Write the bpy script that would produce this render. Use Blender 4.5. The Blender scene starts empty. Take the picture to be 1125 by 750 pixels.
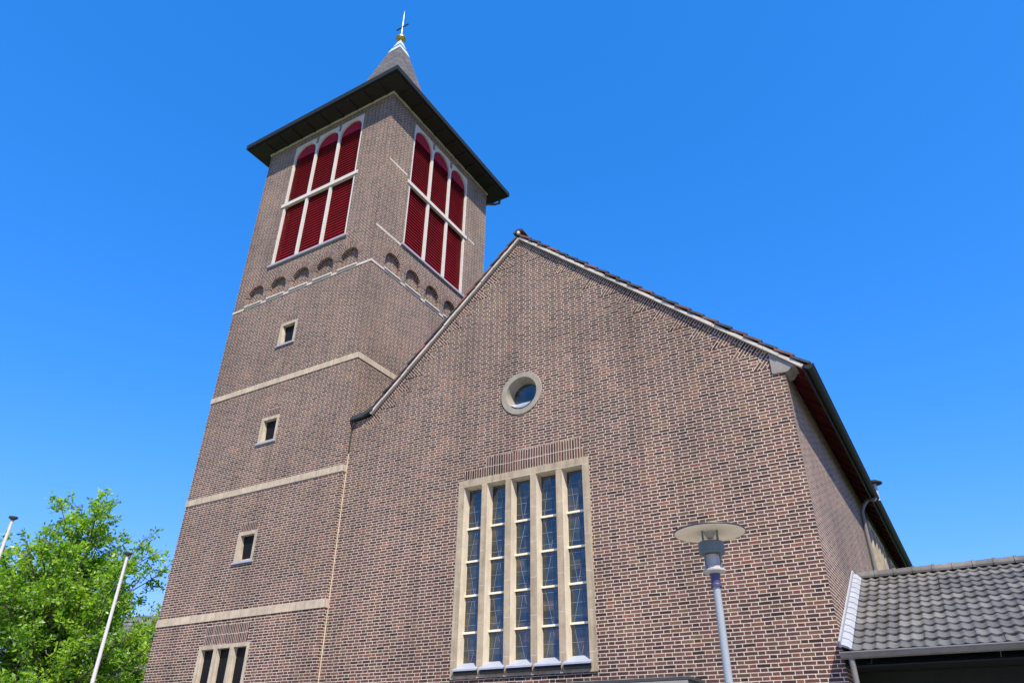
import bpy, math, random
from mathutils import Vector, Matrix
from mathutils.geometry import tessellate_polygon
random.seed(7)
SC = bpy.context.scene
COL = SC.collection
R = math.radians

# ------------------------------------------------------------------ camera
cam_d = bpy.data.cameras.new('camera'); cam = bpy.data.objects.new('camera', cam_d); COL.objects.link(cam)
YAW, PITCH, ROLL = 0.543975, 0.535637, 0.011099
fw = Vector((-math.sin(YAW)*math.cos(PITCH), math.cos(YAW)*math.cos(PITCH), math.sin(PITCH)))
rt = Vector((math.cos(YAW), math.sin(YAW), 0)); up = rt.cross(fw)
r2 = rt*math.cos(ROLL)+up*math.sin(ROLL); u2 = up*math.cos(ROLL)-rt*math.sin(ROLL)
m = Matrix.Identity(4)
for i in range(3):
    m[i][0], m[i][1], m[i][2] = r2[i], u2[i], -fw[i]
CAM = Vector((12.592, -12.661, 1.6))
m.translation = CAM
cam.matrix_world = m
cam_d.sensor_width = 36; cam_d.lens = 795.453/1125*36
cam_d.clip_start = 0.1; cam_d.clip_end = 5000
SC.camera = cam

# ------------------------------------------------------------------ world, sun, exposure
SUN_EL = R(52); SUN_DIR = Vector((math.cos(SUN_EL)*0.707, -math.cos(SUN_EL)*0.707, math.sin(SUN_EL)))
w = bpy.data.worlds.new('World'); SC.world = w; w.use_nodes = True
nt = w.node_tree; nt.nodes.clear()
sky = nt.nodes.new('ShaderNodeTexSky'); sky.sky_type = 'NISHITA'; sky.sun_disc = False
sky.sun_elevation = SUN_EL; sky.sun_rotation = R(135)
sky.air_density = 1.0; sky.dust_density = 0.3; sky.ozone_density = 3.0; sky.altitude = 0
# deep clear-air blue: a per-channel power on the sky colour
sep = nt.nodes.new('ShaderNodeSeparateColor'); comb = nt.nodes.new('ShaderNodeCombineColor')
nt.links.new(sky.outputs[0], sep.inputs[0])
for i, (g, p) in enumerate(((0.404, 1.72), (0.525, 0.757), (1.06, 0.70))):
    x = nt.nodes.new('ShaderNodeMath'); x.operation = 'MULTIPLY'; x.inputs[1].default_value = 0.3; nt.links.new(sep.outputs[i], x.inputs[0])
    y = nt.nodes.new('ShaderNodeMath'); y.operation = 'POWER'; y.inputs[1].default_value = p; nt.links.new(x.outputs[0], y.inputs[0])
    z = nt.nodes.new('ShaderNodeMath'); z.operation = 'MULTIPLY'; z.inputs[1].default_value = g/0.3; nt.links.new(y.outputs[0], z.inputs[0])
    nt.links.new(z.outputs[0], comb.inputs[i])
bg = nt.nodes.new('ShaderNodeBackground'); bg.inputs['Strength'].default_value = 0.15
wo = nt.nodes.new('ShaderNodeOutputWorld')
nt.links.new(comb.outputs[0], bg.inputs['Color']); nt.links.new(bg.outputs[0], wo.inputs['Surface'])
sd = bpy.data.lights.new('sun', 'SUN'); sd.energy = 4.2; sd.angle = R(0.5); sd.color = (1.0, 0.91, 0.78)
so = bpy.data.objects.new('sun', sd); COL.objects.link(so); so.location = (20, -20, 40)
so.rotation_euler = SUN_DIR.to_track_quat('Z', 'Y').to_euler()
SC.view_settings.view_transform = 'Standard'; SC.view_settings.look = 'None'
SC.view_settings.exposure = 1.0; SC.view_settings.gamma = 1.0; SC.view_settings.use_curve_mapping = False

# ------------------------------------------------------------------ node helpers
class NB:
    def __init__(s, name):
        s.m = bpy.data.materials.new(name); s.m.use_nodes = True; s.t = s.m.node_tree; s.t.nodes.clear()
        s.out = s.n('ShaderNodeOutputMaterial'); s.bsdf = s.n('ShaderNodeBsdfPrincipled')
        s.l(s.bsdf.outputs[0], s.out.inputs[0])
    def n(s, t, **k):
        x = s.t.nodes.new(t)
        for a, b in k.items(): setattr(x, a, b)
        return x
    def l(s, a, b): s.t.links.new(a, b)
    def put(s, v, sock):
        if hasattr(v, 'is_output'): s.l(v, sock)
        else: sock.default_value = v
    def math(s, op, a, b=0.0, c=0.0):
        x = s.n('ShaderNodeMath', operation=op)
        s.put(a, x.inputs[0]); s.put(b, x.inputs[1])
        if op in ('SMOOTH_MIN', 'MULTIPLY_ADD', 'COMPARE'): s.put(c, x.inputs[2])
        return x.outputs[0]
    def ramp(s, f, stops, interp='LINEAR'):
        x = s.n('ShaderNodeValToRGB'); cr = x.color_ramp; cr.interpolation = interp
        while len(cr.elements) < len(stops): cr.elements.new(0.5)
        for e, (p, c) in zip(cr.elements, stops):
            e.position = p; e.color = (c[0], c[1], c[2], 1) if not isinstance(c, float) else (c, c, c, 1)
        s.l(f, x.inputs[0]); return x.outputs[0]
    def mix(s, f, a, b, mode='MIX'):
        x = s.n('ShaderNodeMix', data_type='RGBA', blend_type=mode)
        s.put(f, x.inputs['Factor']); 
        for v, i in ((a, 6), (b, 7)):
            s.put(v if hasattr(v, 'is_output') else (*v[:3], 1), x.inputs[i])
        return x.outputs[2]
    def noise(s, scale, detail=3.0, rough=0.55, vec=None):
        x = s.n('ShaderNodeTexNoise'); x.inputs['Scale'].default_value = scale; x.inputs['Detail'].default_value = detail
        x.inputs['Roughness'].default_value = rough
        if vec is None:
            g = s.n('ShaderNodeNewGeometry'); vec = g.outputs['Position']
        s.l(vec, x.inputs['Vector']); return x.outputs['Fac']
    def streaks(s, sx, sz, lo):
        g = s.n('ShaderNodeNewGeometry'); mp = s.n('ShaderNodeMapping'); s.l(g.outputs['Position'], mp.inputs[0]); mp.inputs['Scale'].default_value = (sx, sx, sz)
        f = s.noise(1.0, 6, 0.68, mp.outputs[0]); return s.ramp(f, [(0.32, lo), (0.55, 1.0)])
    def col(s, v): s.put(v if hasattr(v, 'is_output') else (*v[:3], 1), s.bsdf.inputs['Base Color'])
    def set(s, **k):
        for a, b in k.items(): s.put(b, s.bsdf.inputs[a.replace('_', ' ')])
    def bump(s, h, strength=0.5, dist=0.01):
        b = s.n('ShaderNodeBump'); b.inputs['Strength'].default_value = strength; b.inputs['Distance'].default_value = dist
        s.l(h, b.inputs['Height']); s.l(b.outputs[0], s.bsdf.inputs['Normal'])

MORTAR = (0.56, 0.48, 0.365)
def brick_mat(name, period, split, shift, course=0.0623, joint=0.0072, mortar=MORTAR, tint=(1, 1, 1)):
    b = NB(name)
    uv = b.n('ShaderNodeUVMap'); sp = b.n('ShaderNodeSeparateXYZ'); b.l(uv.outputs[0], sp.inputs[0])
    # gentle waviness of the joints
    wv = b.math('MULTIPLY', b.math('SUBTRACT', b.noise(2.2, 2), 0.5), 0.014)
    wu = b.math('MULTIPLY', b.math('SUBTRACT', b.noise(1.7, 2), 0.5), 0.03)
    v = b.math('DIVIDE', b.math('ADD', sp.outputs[1], wv), course)
    row = b.math('FLOOR', v); fv = b.math('FRACT', v)
    par = b.math('FLOORED_MODULO', row, 2.0)
    wr = b.n('ShaderNodeTexWhiteNoise', noise_dimensions='1D'); b.l(row, wr.inputs['W'])
    jit = b.math('MULTIPLY', b.math('SUBTRACT', wr.outputs[0], 0.5), 0.07)
    u = b.math('ADD', b.math('ADD', b.math('DIVIDE', b.math('ADD', sp.outputs[0], wu), period), b.math('MULTIPLY', par, shift)), jit)
    cell = b.math('FLOOR', u); fu = b.math('FRACT', u)
    hd = b.math('GREATER_THAN', fu, split)
    du = b.math('MULTIPLY', b.math('MINIMUM', fu, b.math('SUBTRACT', 1.0, fu)), period)
    if split < 1: du = b.math('MINIMUM', du, b.math('MULTIPLY', b.math('ABSOLUTE', b.math('SUBTRACT', fu, split)), period))
    dv = b.math('MULTIPLY', b.math('MINIMUM', fv, b.math('SUBTRACT', 1.0, fv)), course)
    d = b.math('MINIMUM', du, dv)
    d = b.math('ADD', d, b.math('MULTIPLY', b.math('SUBTRACT', b.noise(55, 2), 0.5), 0.006))
    mk = b.n('ShaderNodeMapRange', interpolation_type='SMOOTHSTEP')
    b.l(d, mk.inputs[0]); mk.inputs[1].default_value = joint-0.002; mk.inputs[2].default_value = joint+0.002
    mask = mk.outputs[0]
    idv = b.n('ShaderNodeCombineXYZ'); b.l(b.math('ADD', b.math('MULTIPLY', cell, 2.0), hd), idv.inputs[0]); b.l(row, idv.inputs[1])
    wn = b.n('ShaderNodeTexWhiteNoise', noise_dimensions='3D'); b.l(idv.outputs[0], wn.inputs['Vector'])
    sc = b.n('ShaderNodeSeparateColor'); b.l(wn.outputs['Color'], sc.inputs[0])
    # clustering: neighbouring bricks come out of the kiln alike
    big = b.noise(0.9, 3)
    sel = b.math('ADD', b.math('MULTIPLY', sc.outputs[0], 0.72), b.math('MULTIPLY', big, 0.28))
    cr = b.ramp(sel, [(0.12, (0.030, 0.018, 0.017)), (0.27, (0.077, 0.037, 0.033)), (0.44, (0.125, 0.056, 0.048)), (0.55, (0.096, 0.050, 0.038)),
                      (0.67, (0.156, 0.069, 0.056)), (0.76, (0.128, 0.080, 0.042)), (0.85, (0.195, 0.073, 0.047)), (0.95, (0.24, 0.118, 0.082))])
    val = b.ramp(sc.outputs[1], [(0.0, 0.6), (1.0, 1.0)])
    cr = b.mix(1.0, cr, val, 'MULTIPLY')
    fine = b.ramp(b.noise(38, 4, 0.7), [(0.25, 0.72), (0.75, 1.22)])
    cr = b.mix(1.0, cr, fine, 'MULTIPLY')
    if tint != (1, 1, 1): cr = b.mix(1.0, cr, tint, 'MULTIPLY')
    mo = b.mix(b.ramp(b.noise(9, 4, 0.65), [(0.3, 0.0), (0.7, 1.0)]), mortar, tuple(c*0.72 for c in mortar))
    c = b.mix(mask, mo, cr)
    wea = b.ramp(b.noise(0.45, 6, 0.62), [(0.3, (0.80, 0.80, 0.80)), (0.52, (1.0, 1.0, 1.0)), (0.72, (1.13, 1.10, 1.06))])
    c = b.mix(1.0, c, wea, 'MULTIPLY')
    c = b.mix(1.0, c, b.streaks(1.6, 0.10, 0.80), 'MULTIPLY')      # rain runs
    ef = b.ramp(b.noise(0.9, 7, 0.72), [(0.60, 0.0), (0.78, 0.28)])  # lime bloom
    c = b.mix(ef, c, (0.46, 0.41, 0.34))
    b.col(c); b.set(Roughness=0.88); b.bsdf.inputs['Specular IOR Level'].default_value = 0.25
    h = b.math('ADD', b.math('MULTIPLY', mask, 1.0), b.math('MULTIPLY', b.noise(60, 3), 0.35))
    b.bump(h, 0.7, 0.006)
    return b.m

def plain(name, col, rough=0.6, metal=0.0, var=0.15, scale=6.0, bump=0.0, bscale=40, spec=0.4, dirt=None, streak=0.0, joint=0.0):
    b = NB(name)
    f = b.ramp(b.noise(scale, 5, 0.6), [(0.25, 1-var), (0.75, 1+var)])
    c = b.mix(1.0, col, f, 'MULTIPLY')
    if dirt:
        c = b.mix(b.ramp(b.noise(scale*0.37, 6, 0.7), [(0.48, 0.0), (0.72, 0.75)]), c, dirt)
    if streak: c = b.mix(1.0, c, b.streaks(7.0, 0.6, 1-streak), 'MULTIPLY')
    if joint:
        g_ = b.n('ShaderNodeNewGeometry'); sp_ = b.n('ShaderNodeSeparateXYZ'); b.l(g_.outputs['Position'], sp_.inputs[0])
        fr_ = b.math('FRACT', b.math('DIVIDE', b.math('ADD', sp_.outputs[0], sp_.outputs[1]), joint))
        c = b.mix(b.math('MULTIPLY', b.math('LESS_THAN', fr_, 0.018), 0.65), c, (0.16, 0.14, 0.11))
    b.col(c); b.set(Roughness=rough, Metallic=metal); b.bsdf.inputs['Specular IOR Level'].default_value = spec
    if bump: b.bump(b.noise(bscale, 4, 0.65), bump, 0.01)
    return b.m

M = {}
M['brick'] = brick_mat('flemish_brick', 0.345, 0.652, 0.5)
M['brick_soldier'] = brick_mat('soldier_brick', 0.226, 2.0, 0.0)
M['brick_tumbled'] = brick_mat('tumbled_brick', 0.226, 2.0, 0.5, tint=(1.0, 1.02, 1.0))
M['stone'] = plain('cream_stone', (0.40, 0.345, 0.25), 0.85, var=0.2, scale=5, bump=0.35, bscale=30, spec=0.2, dirt=(0.27, 0.225, 0.15), streak=0.3)
M['pale_stone'] = plain('pale_reveal_stone', (0.52, 0.46, 0.345), 0.85, var=0.12, scale=5, bump=0.25, spec=0.2, dirt=(0.40, 0.34, 0.25), streak=0.15)  # paler copy of the window stone; brighter light on the reveals put into the colour
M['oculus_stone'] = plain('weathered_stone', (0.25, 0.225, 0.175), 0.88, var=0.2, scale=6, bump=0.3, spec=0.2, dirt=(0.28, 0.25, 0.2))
M['stone_grey'] = plain('grey_stone', (0.215, 0.205, 0.18), 0.9, var=0.18, scale=7, bump=0.35, spec=0.2, dirt=(0.2, 0.19, 0.17))
M['pale_course'] = plain('pale_course', (0.50, 0.455, 0.375), 0.85, var=0.15, scale=6, bump=0.2, spec=0.2, dirt=(0.36, 0.32, 0.26), joint=0.51)
M['band'] = plain('band_stone', (0.43, 0.36, 0.255), 0.88, var=0.2, scale=4, bump=0.35, spec=0.2, dirt=(0.30, 0.255, 0.19), streak=0.25, joint=0.93)
M['white_paint'] = plain('white_paint', (0.52, 0.49, 0.42), 0.55, var=0.07, scale=5, dirt=(0.5, 0.46, 0.38))
M['verge_mortar'] = plain('pale_verge', (0.46, 0.42, 0.35), 0.8, var=0.2, scale=3, bump=0.3, dirt=(0.25, 0.23, 0.19), joint=0.62)
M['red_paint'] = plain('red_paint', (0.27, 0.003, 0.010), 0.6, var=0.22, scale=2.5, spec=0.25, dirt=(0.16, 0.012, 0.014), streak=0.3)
M['red_board'] = plain('red_board_bounce', (0.26, 0.004, 0.018), 0.6, var=0.15, scale=4, spec=0.25)  # pinker red, bounced light in the shaded arch heads put into the colour
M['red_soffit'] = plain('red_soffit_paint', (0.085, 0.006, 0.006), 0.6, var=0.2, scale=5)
M['dark_wood'] = plain('dark_wood', (0.052, 0.042, 0.03), 0.7, var=0.3, scale=5, bump=0.2)
M['eave_wood'] = plain('eave_wood', (0.015, 0.012, 0.009), 0.8, var=0.3, scale=5)
M['black_metal'] = plain('black_metal', (0.014, 0.016, 0.015), 0.6, var=0.2, spec=0.2)
M['dark_metal'] = plain('dark_metal', (0.035, 0.04, 0.038), 0.5, var=0.2, scale=5)
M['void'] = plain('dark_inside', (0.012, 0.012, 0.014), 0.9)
M['zinc'] = plain('zinc', (0.42, 0.43, 0.43), 0.5, metal=0.5, var=0.14, scale=5, dirt=(0.28, 0.28, 0.27))
M['dark_green'] = plain('dark_green_timber', (0.012, 0.017, 0.013), 0.8, var=0.2, spec=0.2)
M['dull_zinc'] = plain('dull_zinc', (0.15, 0.145, 0.13), 0.55, metal=0.2, var=0.2)
M['flashing'] = plain('flashing_lead', (0.27, 0.285, 0.30), 0.65, var=0.15, scale=6)
M['lead'] = plain('pale_lead', (0.31, 0.335, 0.38), 0.55, metal=0.15, var=0.1, scale=6)
M['copper_cap'] = plain('pale_cap_metal', (0.46, 0.55, 0.54), 0.5, metal=0.2, var=0.08)
M['gold'] = plain('gilded_metal', (0.55, 0.33, 0.06), 0.35, metal=0.8, var=0.15)
M['cross'] = plain('cross_metal', (0.66, 0.68, 0.62), 0.4, metal=0.25, var=0.1)
M['came'] = plain('lead_came', (0.20, 0.225, 0.25), 0.5, var=0.1)
M['brass_bar'] = plain('pale_bar', (0.68, 0.62, 0.45), 0.5, var=0.1)
M['lamp_pole'] = plain('grey_lamp_paint', (0.235, 0.27, 0.28), 0.45, var=0.07, scale=5, streak=0.2, dirt=(0.22, 0.23, 0.23))
M['lamp_metal'] = plain('lamp_metal', (0.36, 0.35, 0.32), 0.5, var=0.12, dirt=(0.2, 0.19, 0.17))
M['lamp_blue'] = plain('blue_collar', (0.045, 0.045, 0.10), 0.4)
M['lamp_green'] = plain('grey_green_paint', (0.09, 0.115, 0.105), 0.45, var=0.08)
M['lamp_cream'] = plain('cream_enamel', (0.66, 0.60, 0.46), 0.45, var=0.06, dirt=(0.5, 0.44, 0.32))
M['flag_white'] = plain('white_pole_paint', (0.47, 0.46, 0.43), 0.35, var=0.05)

def glass_mat():
    b = NB('leaded_glass')
    g = b.n('ShaderNodeNewGeometry'); sp = b.n('ShaderNodeSeparateXYZ'); b.l(g.outputs['Position'], sp.inputs[0])
    cv = b.n('ShaderNodeCombineXYZ')
    for i, k in ((0, 4.7), (1, 4.7), (2, 5.6)): b.l(b.math('FLOOR', b.math('MULTIPLY', sp.outputs[i], k)), cv.inputs[i])
    wn = b.n('ShaderNodeTexWhiteNoise', noise_dimensions='3D'); b.l(cv.outputs[0], wn.inputs['Vector'])
    c = b.ramp(wn.outputs['Value'], [(0.0, (0.008, 0.013, 0.020)), (0.4, (0.014, 0.022, 0.026)), (0.62, (0.028, 0.036, 0.022)), (0.8, (0.016, 0.028, 0.026)), (0.95, (0.06, 0.045, 0.015))])
    b.col(b.mix(1.0, c, b.ramp(b.noise(6, 3), [(0.3, 0.6), (0.7, 1.3)]), 'MULTIPLY')); b.set(Roughness=0.10, IOR=1.8)
    # every piece sits at its own slight tilt
    sub = b.n('ShaderNodeVectorMath', operation='SUBTRACT'); b.l(wn.outputs['Color'], sub.inputs[0]); sub.inputs[1].default_value = (0.5, 0.5, 0.5)
    sc = b.n('ShaderNodeVectorMath', operation='SCALE'); b.l(sub.outputs[0], sc.inputs[0]); sc.inputs['Scale'].default_value = 0.10
    ad = b.n('ShaderNodeVectorMath', operation='ADD'); b.l(g.outputs['Normal'], ad.inputs[0]); b.l(sc.outputs[0], ad.inputs[1])
    nm = b.n('ShaderNodeVectorMath', operation='NORMALIZE'); b.l(ad.outputs[0], nm.inputs[0])
    bp = b.n('ShaderNodeBump'); bp.inputs['Strength'].default_value = 0.15; bp.inputs['Distance'].default_value = 0.02
    b.l(b.noise(14, 3), bp.inputs['Height']); b.l(nm.outputs[0], bp.inputs['Normal']); b.l(bp.outputs[0], b.bsdf.inputs['Normal'])
    return b.m
def clear_glass():
    b = NB('lamp_glass'); b.col((0.55, 0.58, 0.48)); b.set(Roughness=0.3)
    t = b.n('ShaderNodeBsdfTransparent'); mx = b.n('ShaderNodeMixShader'); mx.inputs[0].default_value = 0.14
    b.l(t.outputs[0], mx.inputs[1]); b.l(b.bsdf.outputs[0], mx.inputs[2]); b.l(mx.outputs[0], b.out.inputs[0])
    return b.m
def stone_block():
    b = NB('stone_block'); f = b.ramp(b.noise(5, 5, 0.6), [(0.25, 0.80), (0.75, 1.18)])
    c = b.mix(1.0, (0.345, 0.285, 0.19), f, 'MULTIPLY')
    c = b.mix(b.ramp(b.noise(1.8, 6, 0.7), [(0.48, 0.0), (0.72, 0.7)]), c, (0.25, 0.205, 0.135))
    c = b.mix(1.0, c, b.streaks(9.0, 0.5, 0.72), 'MULTIPLY')
    g_ = b.n('ShaderNodeNewGeometry'); sp = b.n('ShaderNodeSeparateXYZ'); b.l(g_.outputs['Position'], sp.inputs[0])
    w_ = b.n('ShaderNodeTexWhiteNoise', noise_dimensions='1D'); b.l(b.math('FLOOR', b.math('MULTIPLY', sp.outputs[0], 1.64)), w_.inputs['W'])
    fz = b.math('FRACT', b.math('DIVIDE', b.math('ADD', sp.outputs[2], b.math('MULTIPLY', w_.outputs[0], 0.12)), 0.71))
    j = b.math('LESS_THAN', fz, 0.014)
    c = b.mix(b.math('MULTIPLY', j, 0.6), c, (0.52, 0.46, 0.36))
    b.col(c); b.set(Roughness=0.86); b.bsdf.inputs['Specular IOR Level'].default_value = 0.2
    b.bump(b.noise(32, 4, 0.65), 0.35, 0.01); return b.m
M['stone_block'] = stone_block()
M['dark_pane'] = plain('dark_pane', (0.006, 0.006, 0.007), 0.5, var=0.1, spec=0.15)
M['glass'] = glass_mat()
M['clear_glass'] = clear_glass()
def slate_mat():
    b = NB('slate'); uv = b.n('ShaderNodeUVMap'); br = b.n('ShaderNodeTexBrick')
    b.l(uv.outputs[0], br.inputs['Vector']); br.inputs['Scale'].default_value = 1.0
    br.inputs['Brick Width'].default_value = 0.28; br.inputs['Row Height'].default_value = 0.17; br.inputs['Mortar Size'].default_value = 0.012
    br.inputs['Color1'].default_value = (0.095, 0.09, 0.09, 1); br.inputs['Color2'].default_value = (0.14, 0.132, 0.128, 1); br.inputs['Mortar'].default_value = (0.05, 0.048, 0.046, 1)
    c = b.mix(1.0, br.outputs[0], b.ramp(b.noise(2, 4), [(0.3, 0.8), (0.7, 1.15)]), 'MULTIPLY')
    b.col(c); b.set(Roughness=0.85); b.bsdf.inputs['Specular IOR Level'].default_value = 0.15; b.bump(br.outputs['Fac'], -0.6, 0.015); return b.m
M['slate'] = slate_mat()
def tile_mat(name, c1, c2, c3):
    b = NB(name); uv = b.n('ShaderNodeUVMap')
    sp = b.n('ShaderNodeSeparateXYZ'); b.l(uv.outputs[0], sp.inputs[0])
    cv = b.n('ShaderNodeCombineXYZ'); b.l(b.math('FLOOR', sp.outputs[0]), cv.inputs[0]); b.l(b.math('FLOOR', sp.outputs[1]), cv.inputs[1])
    wn = b.n('ShaderNodeTexWhiteNoise', noise_dimensions='3D'); b.l(cv.outputs[0], wn.inputs['Vector'])
    c = b.ramp(wn.outputs['Value'], [(0.0, c1), (0.6, c2), (1.0, c3)])
    c = b.mix(1.0, c, b.ramp(b.noise(14, 5, 0.7), [(0.28, 0.7), (0.72, 1.25)]), 'MULTIPLY')
    c = b.mix(b.ramp(b.noise(2.6, 6, 0.7), [(0.55, 0.0), (0.72, 0.55)]), c, (0.17, 0.165, 0.125))
    b.col(c); b.set(Roughness=0.6); b.bump(b.noise(70, 3), 0.25, 0.004); return b.m
M['tile_grey'] = tile_mat('grey_roof_tile', (0.078, 0.076, 0.068), (0.105, 0.102, 0.092), (0.145, 0.14, 0.124))
M['tile_brown'] = tile_mat('brown_roof_tile', (0.028, 0.023, 0.022), (0.05, 0.032, 0.027), (0.20, 0.075, 0.042))
def leaf_mat(name, a, b_, c_, tr=0.35):
    b = NB(name); at = b.n('ShaderNodeAttribute'); at.attribute_name = 'tone'
    c = b.ramp(at.outputs['Fac'], [(0.0, a), (0.55, b_), (1.0, c_)])
    b.col(c); b.set(Roughness=0.45)
    t = b.n('ShaderNodeBsdfTranslucent'); b.l(b.mix(1.0, c, (1.5, 1.7, 0.6), 'MULTIPLY'), t.inputs[0])
    mx = b.n('ShaderNodeMixShader'); mx.inputs[0].default_value = tr
    b.l(b.bsdf.outputs[0], mx.inputs[1]); b.l(t.outputs[0], mx.inputs[2]); b.l(mx.outputs[0], b.out.inputs[0]); return b.m
M['leaf'] = leaf_mat('spring_leaf', (0.07, 0.16, 0.012), (0.19, 0.34, 0.02), (0.36, 0.50, 0.04), 0.45)
M['bark'] = plain('bark', (0.10, 0.085, 0.065), 0.9, var=0.35, scale=9, bump=0.6)
M['grass'] = plain('grass', (0.07, 0.13, 0.03), 0.9, var=0.35, scale=3, bump=0.5)
M['paving'] = plain('paving', (0.33, 0.31, 0.28), 0.85, var=0.2, scale=4, bump=0.3)
M['house_wall'] = plain('house_render', (0.72, 0.70, 0.66), 0.85, var=0.08)

# ------------------------------------------------------------------ mesh helper
class MB:
    def __init__(s): s.v = []; s.f = []; s.uv = []; s.sm = []
    def poly(s, pts, uv=None, smooth=False):
        pts = [Vector(p) for p in pts]; b = len(s.v); s.v += pts; s.f.append(list(range(b, b+len(pts))))
        if uv is None:
            n = Vector((0, 0, 0))
            for i in range(len(pts)): n += pts[i].cross(pts[(i+1) % len(pts)])
            n = n.normalized() if n.length > 1e-12 else Vector((0, 0, 1))
            a = [abs(c) for c in n]
            if a[2] > 0.75: uv = [(p.x, p.y) for p in pts]
            elif a[1] >= a[0]: uv = [(p.x, p.z) for p in pts]
            else: uv = [(p.y+0.11, p.z) for p in pts]
        s.uv.append(list(uv)); s.sm.append(smooth)
    def hexa(s, p):   # 8 points: bottom 4 (ccw), top 4
        for q in ((0, 3, 2, 1), (4, 5, 6, 7), (0, 1, 5, 4), (1, 2, 6, 5), (2, 3, 7, 6), (3, 0, 4, 7)): s.poly([p[i] for i in q])
    def box(s, x0, x1, y0, y1, z0, z1):
        s.hexa([(x0, y0, z0), (x1, y0, z0), (x1, y1, z0), (x0, y1, z0), (x0, y0, z1), (x1, y0, z1), (x1, y1, z1), (x0, y1, z1)])
    def prism(s, pts, off):   # closed prism from polygon and offset vector
        pts = [Vector(p) for p in pts]; off = Vector(off); q = [p+off for p in pts]; n = len(pts)
        s.poly(pts); s.poly(q[::-1])
        for i in range(n): j = (i+1) % n; s.poly([pts[j], pts[i], q[i], q[j]])
    def tube(s, path, rad, seg=10, caps=True):
        path = [Vector(p) for p in path]
        if not isinstance(rad, (list, tuple)): rad = [rad]*len(path)
        rings = []; prev = None
        for i, p in enumerate(path):
            d = (path[min(i+1, len(path)-1)]-path[max(i-1, 0)])
            d = d.normalized() if d.length > 1e-9 else Vector((0, 0, 1))
            if prev is None: a = d.orthogonal().normalized()
            else: a = (prev-d*prev.dot(d)); a = a.normalized() if a.length > 1e-6 else d.orthogonal().normalized()
            prev = a; c = d.cross(a)
            rings.append([p+(a*math.cos(2*math.pi*k/seg)+c*math.sin(2*math.pi*k/seg))*rad[i] for k in range(seg)])
        for i in range(len(rings)-1):
            for k in range(seg):
                j = (k+1) % seg; s.poly([rings[i][k], rings[i][j], rings[i+1][j], rings[i+1][k]], smooth=True)
        if caps: s.poly(rings[0][::-1]); s.poly(rings[-1])
    def lathe(s, c, prof, seg=28, smooth=True):
        c = Vector(c)
        for (r0, z0), (r1, z1) in zip(prof[:-1], prof[1:]):
            for k in range(seg):
                a, b = 2*math.pi*k/seg, 2*math.pi*(k+1)/seg
                P = lambda r, z, t: c+Vector((r*math.cos(t), r*math.sin(t), z))
                pts = [P(r0, z0, a), P(r0, z0, b), P(r1, z1, b), P(r1, z1, a)]
                if r0 < 1e-6: pts = pts[1:]
                elif r1 < 1e-6: pts = pts[:3]
                s.poly(pts, smooth=smooth)
    def build(s, name, mat, parent=None, tone=None):
        me = bpy.data.meshes.new(name); me.from_pydata([tuple(p) for p in s.v], [], s.f)
        ul = me.uv_layers.new(name='UVMap'); i = 0
        for u in s.uv:
            for c in u: ul.data[i].uv = c; i += 1
        me.polygons.foreach_set('use_smooth', s.sm)
        if tone is not None:
            at = me.attributes.new('tone', 'FLOAT', 'FACE'); at.data.foreach_set('value', tone)
        me.materials.append(mat); me.update()
        o = bpy.data.objects.new(name, me); COL.objects.link(o)
        if parent: 
            o.parent = parent
            o.location = -world_loc(parent)
        return o
def world_loc(o):
    l = Vector((0, 0, 0))
    while o: l += o.location; o = o.parent
    return l
def thing(name, label, cat, loc=(0, 0, 0), group=None):
    o = bpy.data.objects.new(name, None); COL.objects.link(o); o.location = loc; o['label'] = label; o['category'] = cat
    if group: o['group'] = group
    return o
def struct(o): o['kind'] = 'structure'; return o

class Frame:      # a wall face: u along, z up, d into the wall
    def __init__(s, o, u, d): s.o, s.u, s.d = Vector(o), Vector(u), Vector(d)
    def __call__(s, u, z, d=0.0): return s.o+s.u*u+s.d*d+Vector((0, 0, z))
def fbox(mb, F, u0, u1, z0, z1, d0, d1):
    p = lambda u, z, d: F(u, z, d)
    mb.hexa([p(u0, z0, d0), p(u1, z0, d0), p(u1, z0, d1), p(u0, z0, d1), p(u0, z1, d0), p(u1, z1, d0), p(u1, z1, d1), p(u0, z1, d1)])
def panel(mb, F, outer, holes, uoff=0.0, back=False):
    """flat wall with holes; holes = [(points, depth)]: brick reveals, and a brick back when back is set"""
    loops = [[Vector((u, z, 0)) for u, z in outer]]+[[Vector((u, z, 0)) for u, z in h[0]] for h in holes]
    flat = [p for l in loops for p in l]
    for t in tessellate_polygon(loops):
        mb.poly([F(flat[i].x, flat[i].y) for i in t], [(flat[i].x+uoff, flat[i].y) for i in t])
    for h in holes:
        pts, dep = h[0], h[1]; n = len(pts); s = 0
        for i in range(n):
            a, b = pts[i], pts[(i+1) % n]; L = math.hypot(b[0]-a[0], b[1]-a[1])
            if abs(a[0]-b[0]) < 1e-6: uv = [(0, a[1]), (0, b[1]), (dep, b[1]), (dep, a[1])]
            else: uv = [(0, s), (0, s+L), (dep, s+L), (dep, s)]
            s += L
            mb.poly([F(*a), F(*b), F(b[0], b[1], dep), F(a[0], a[1], dep)], uv)
        if len(h) > 2 and h[2]:
            mb.poly([F(u, z, dep) for u, z in pts], [(u+uoff+0.07, z) for u, z in pts])
def rect(u0, u1, z0, z1): return [(u0, z0), (u1, z0), (u1, z1), (u0, z1)]
def arch(c, w, z0, zs, n=14):   # round-headed outline
    r = w/2; return [(c-r, z0), (c+r, z0)]+[(c+r*math.cos(math.pi*k/n), zs+r*math.sin(math.pi*k/n)) for k in range(n+1)]
def circle(c, z, r, n=40): return [(c+r*math.cos(2*math.pi*k/n), z+r*math.sin(2*math.pi*k/n)) for k in range(n)]
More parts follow.
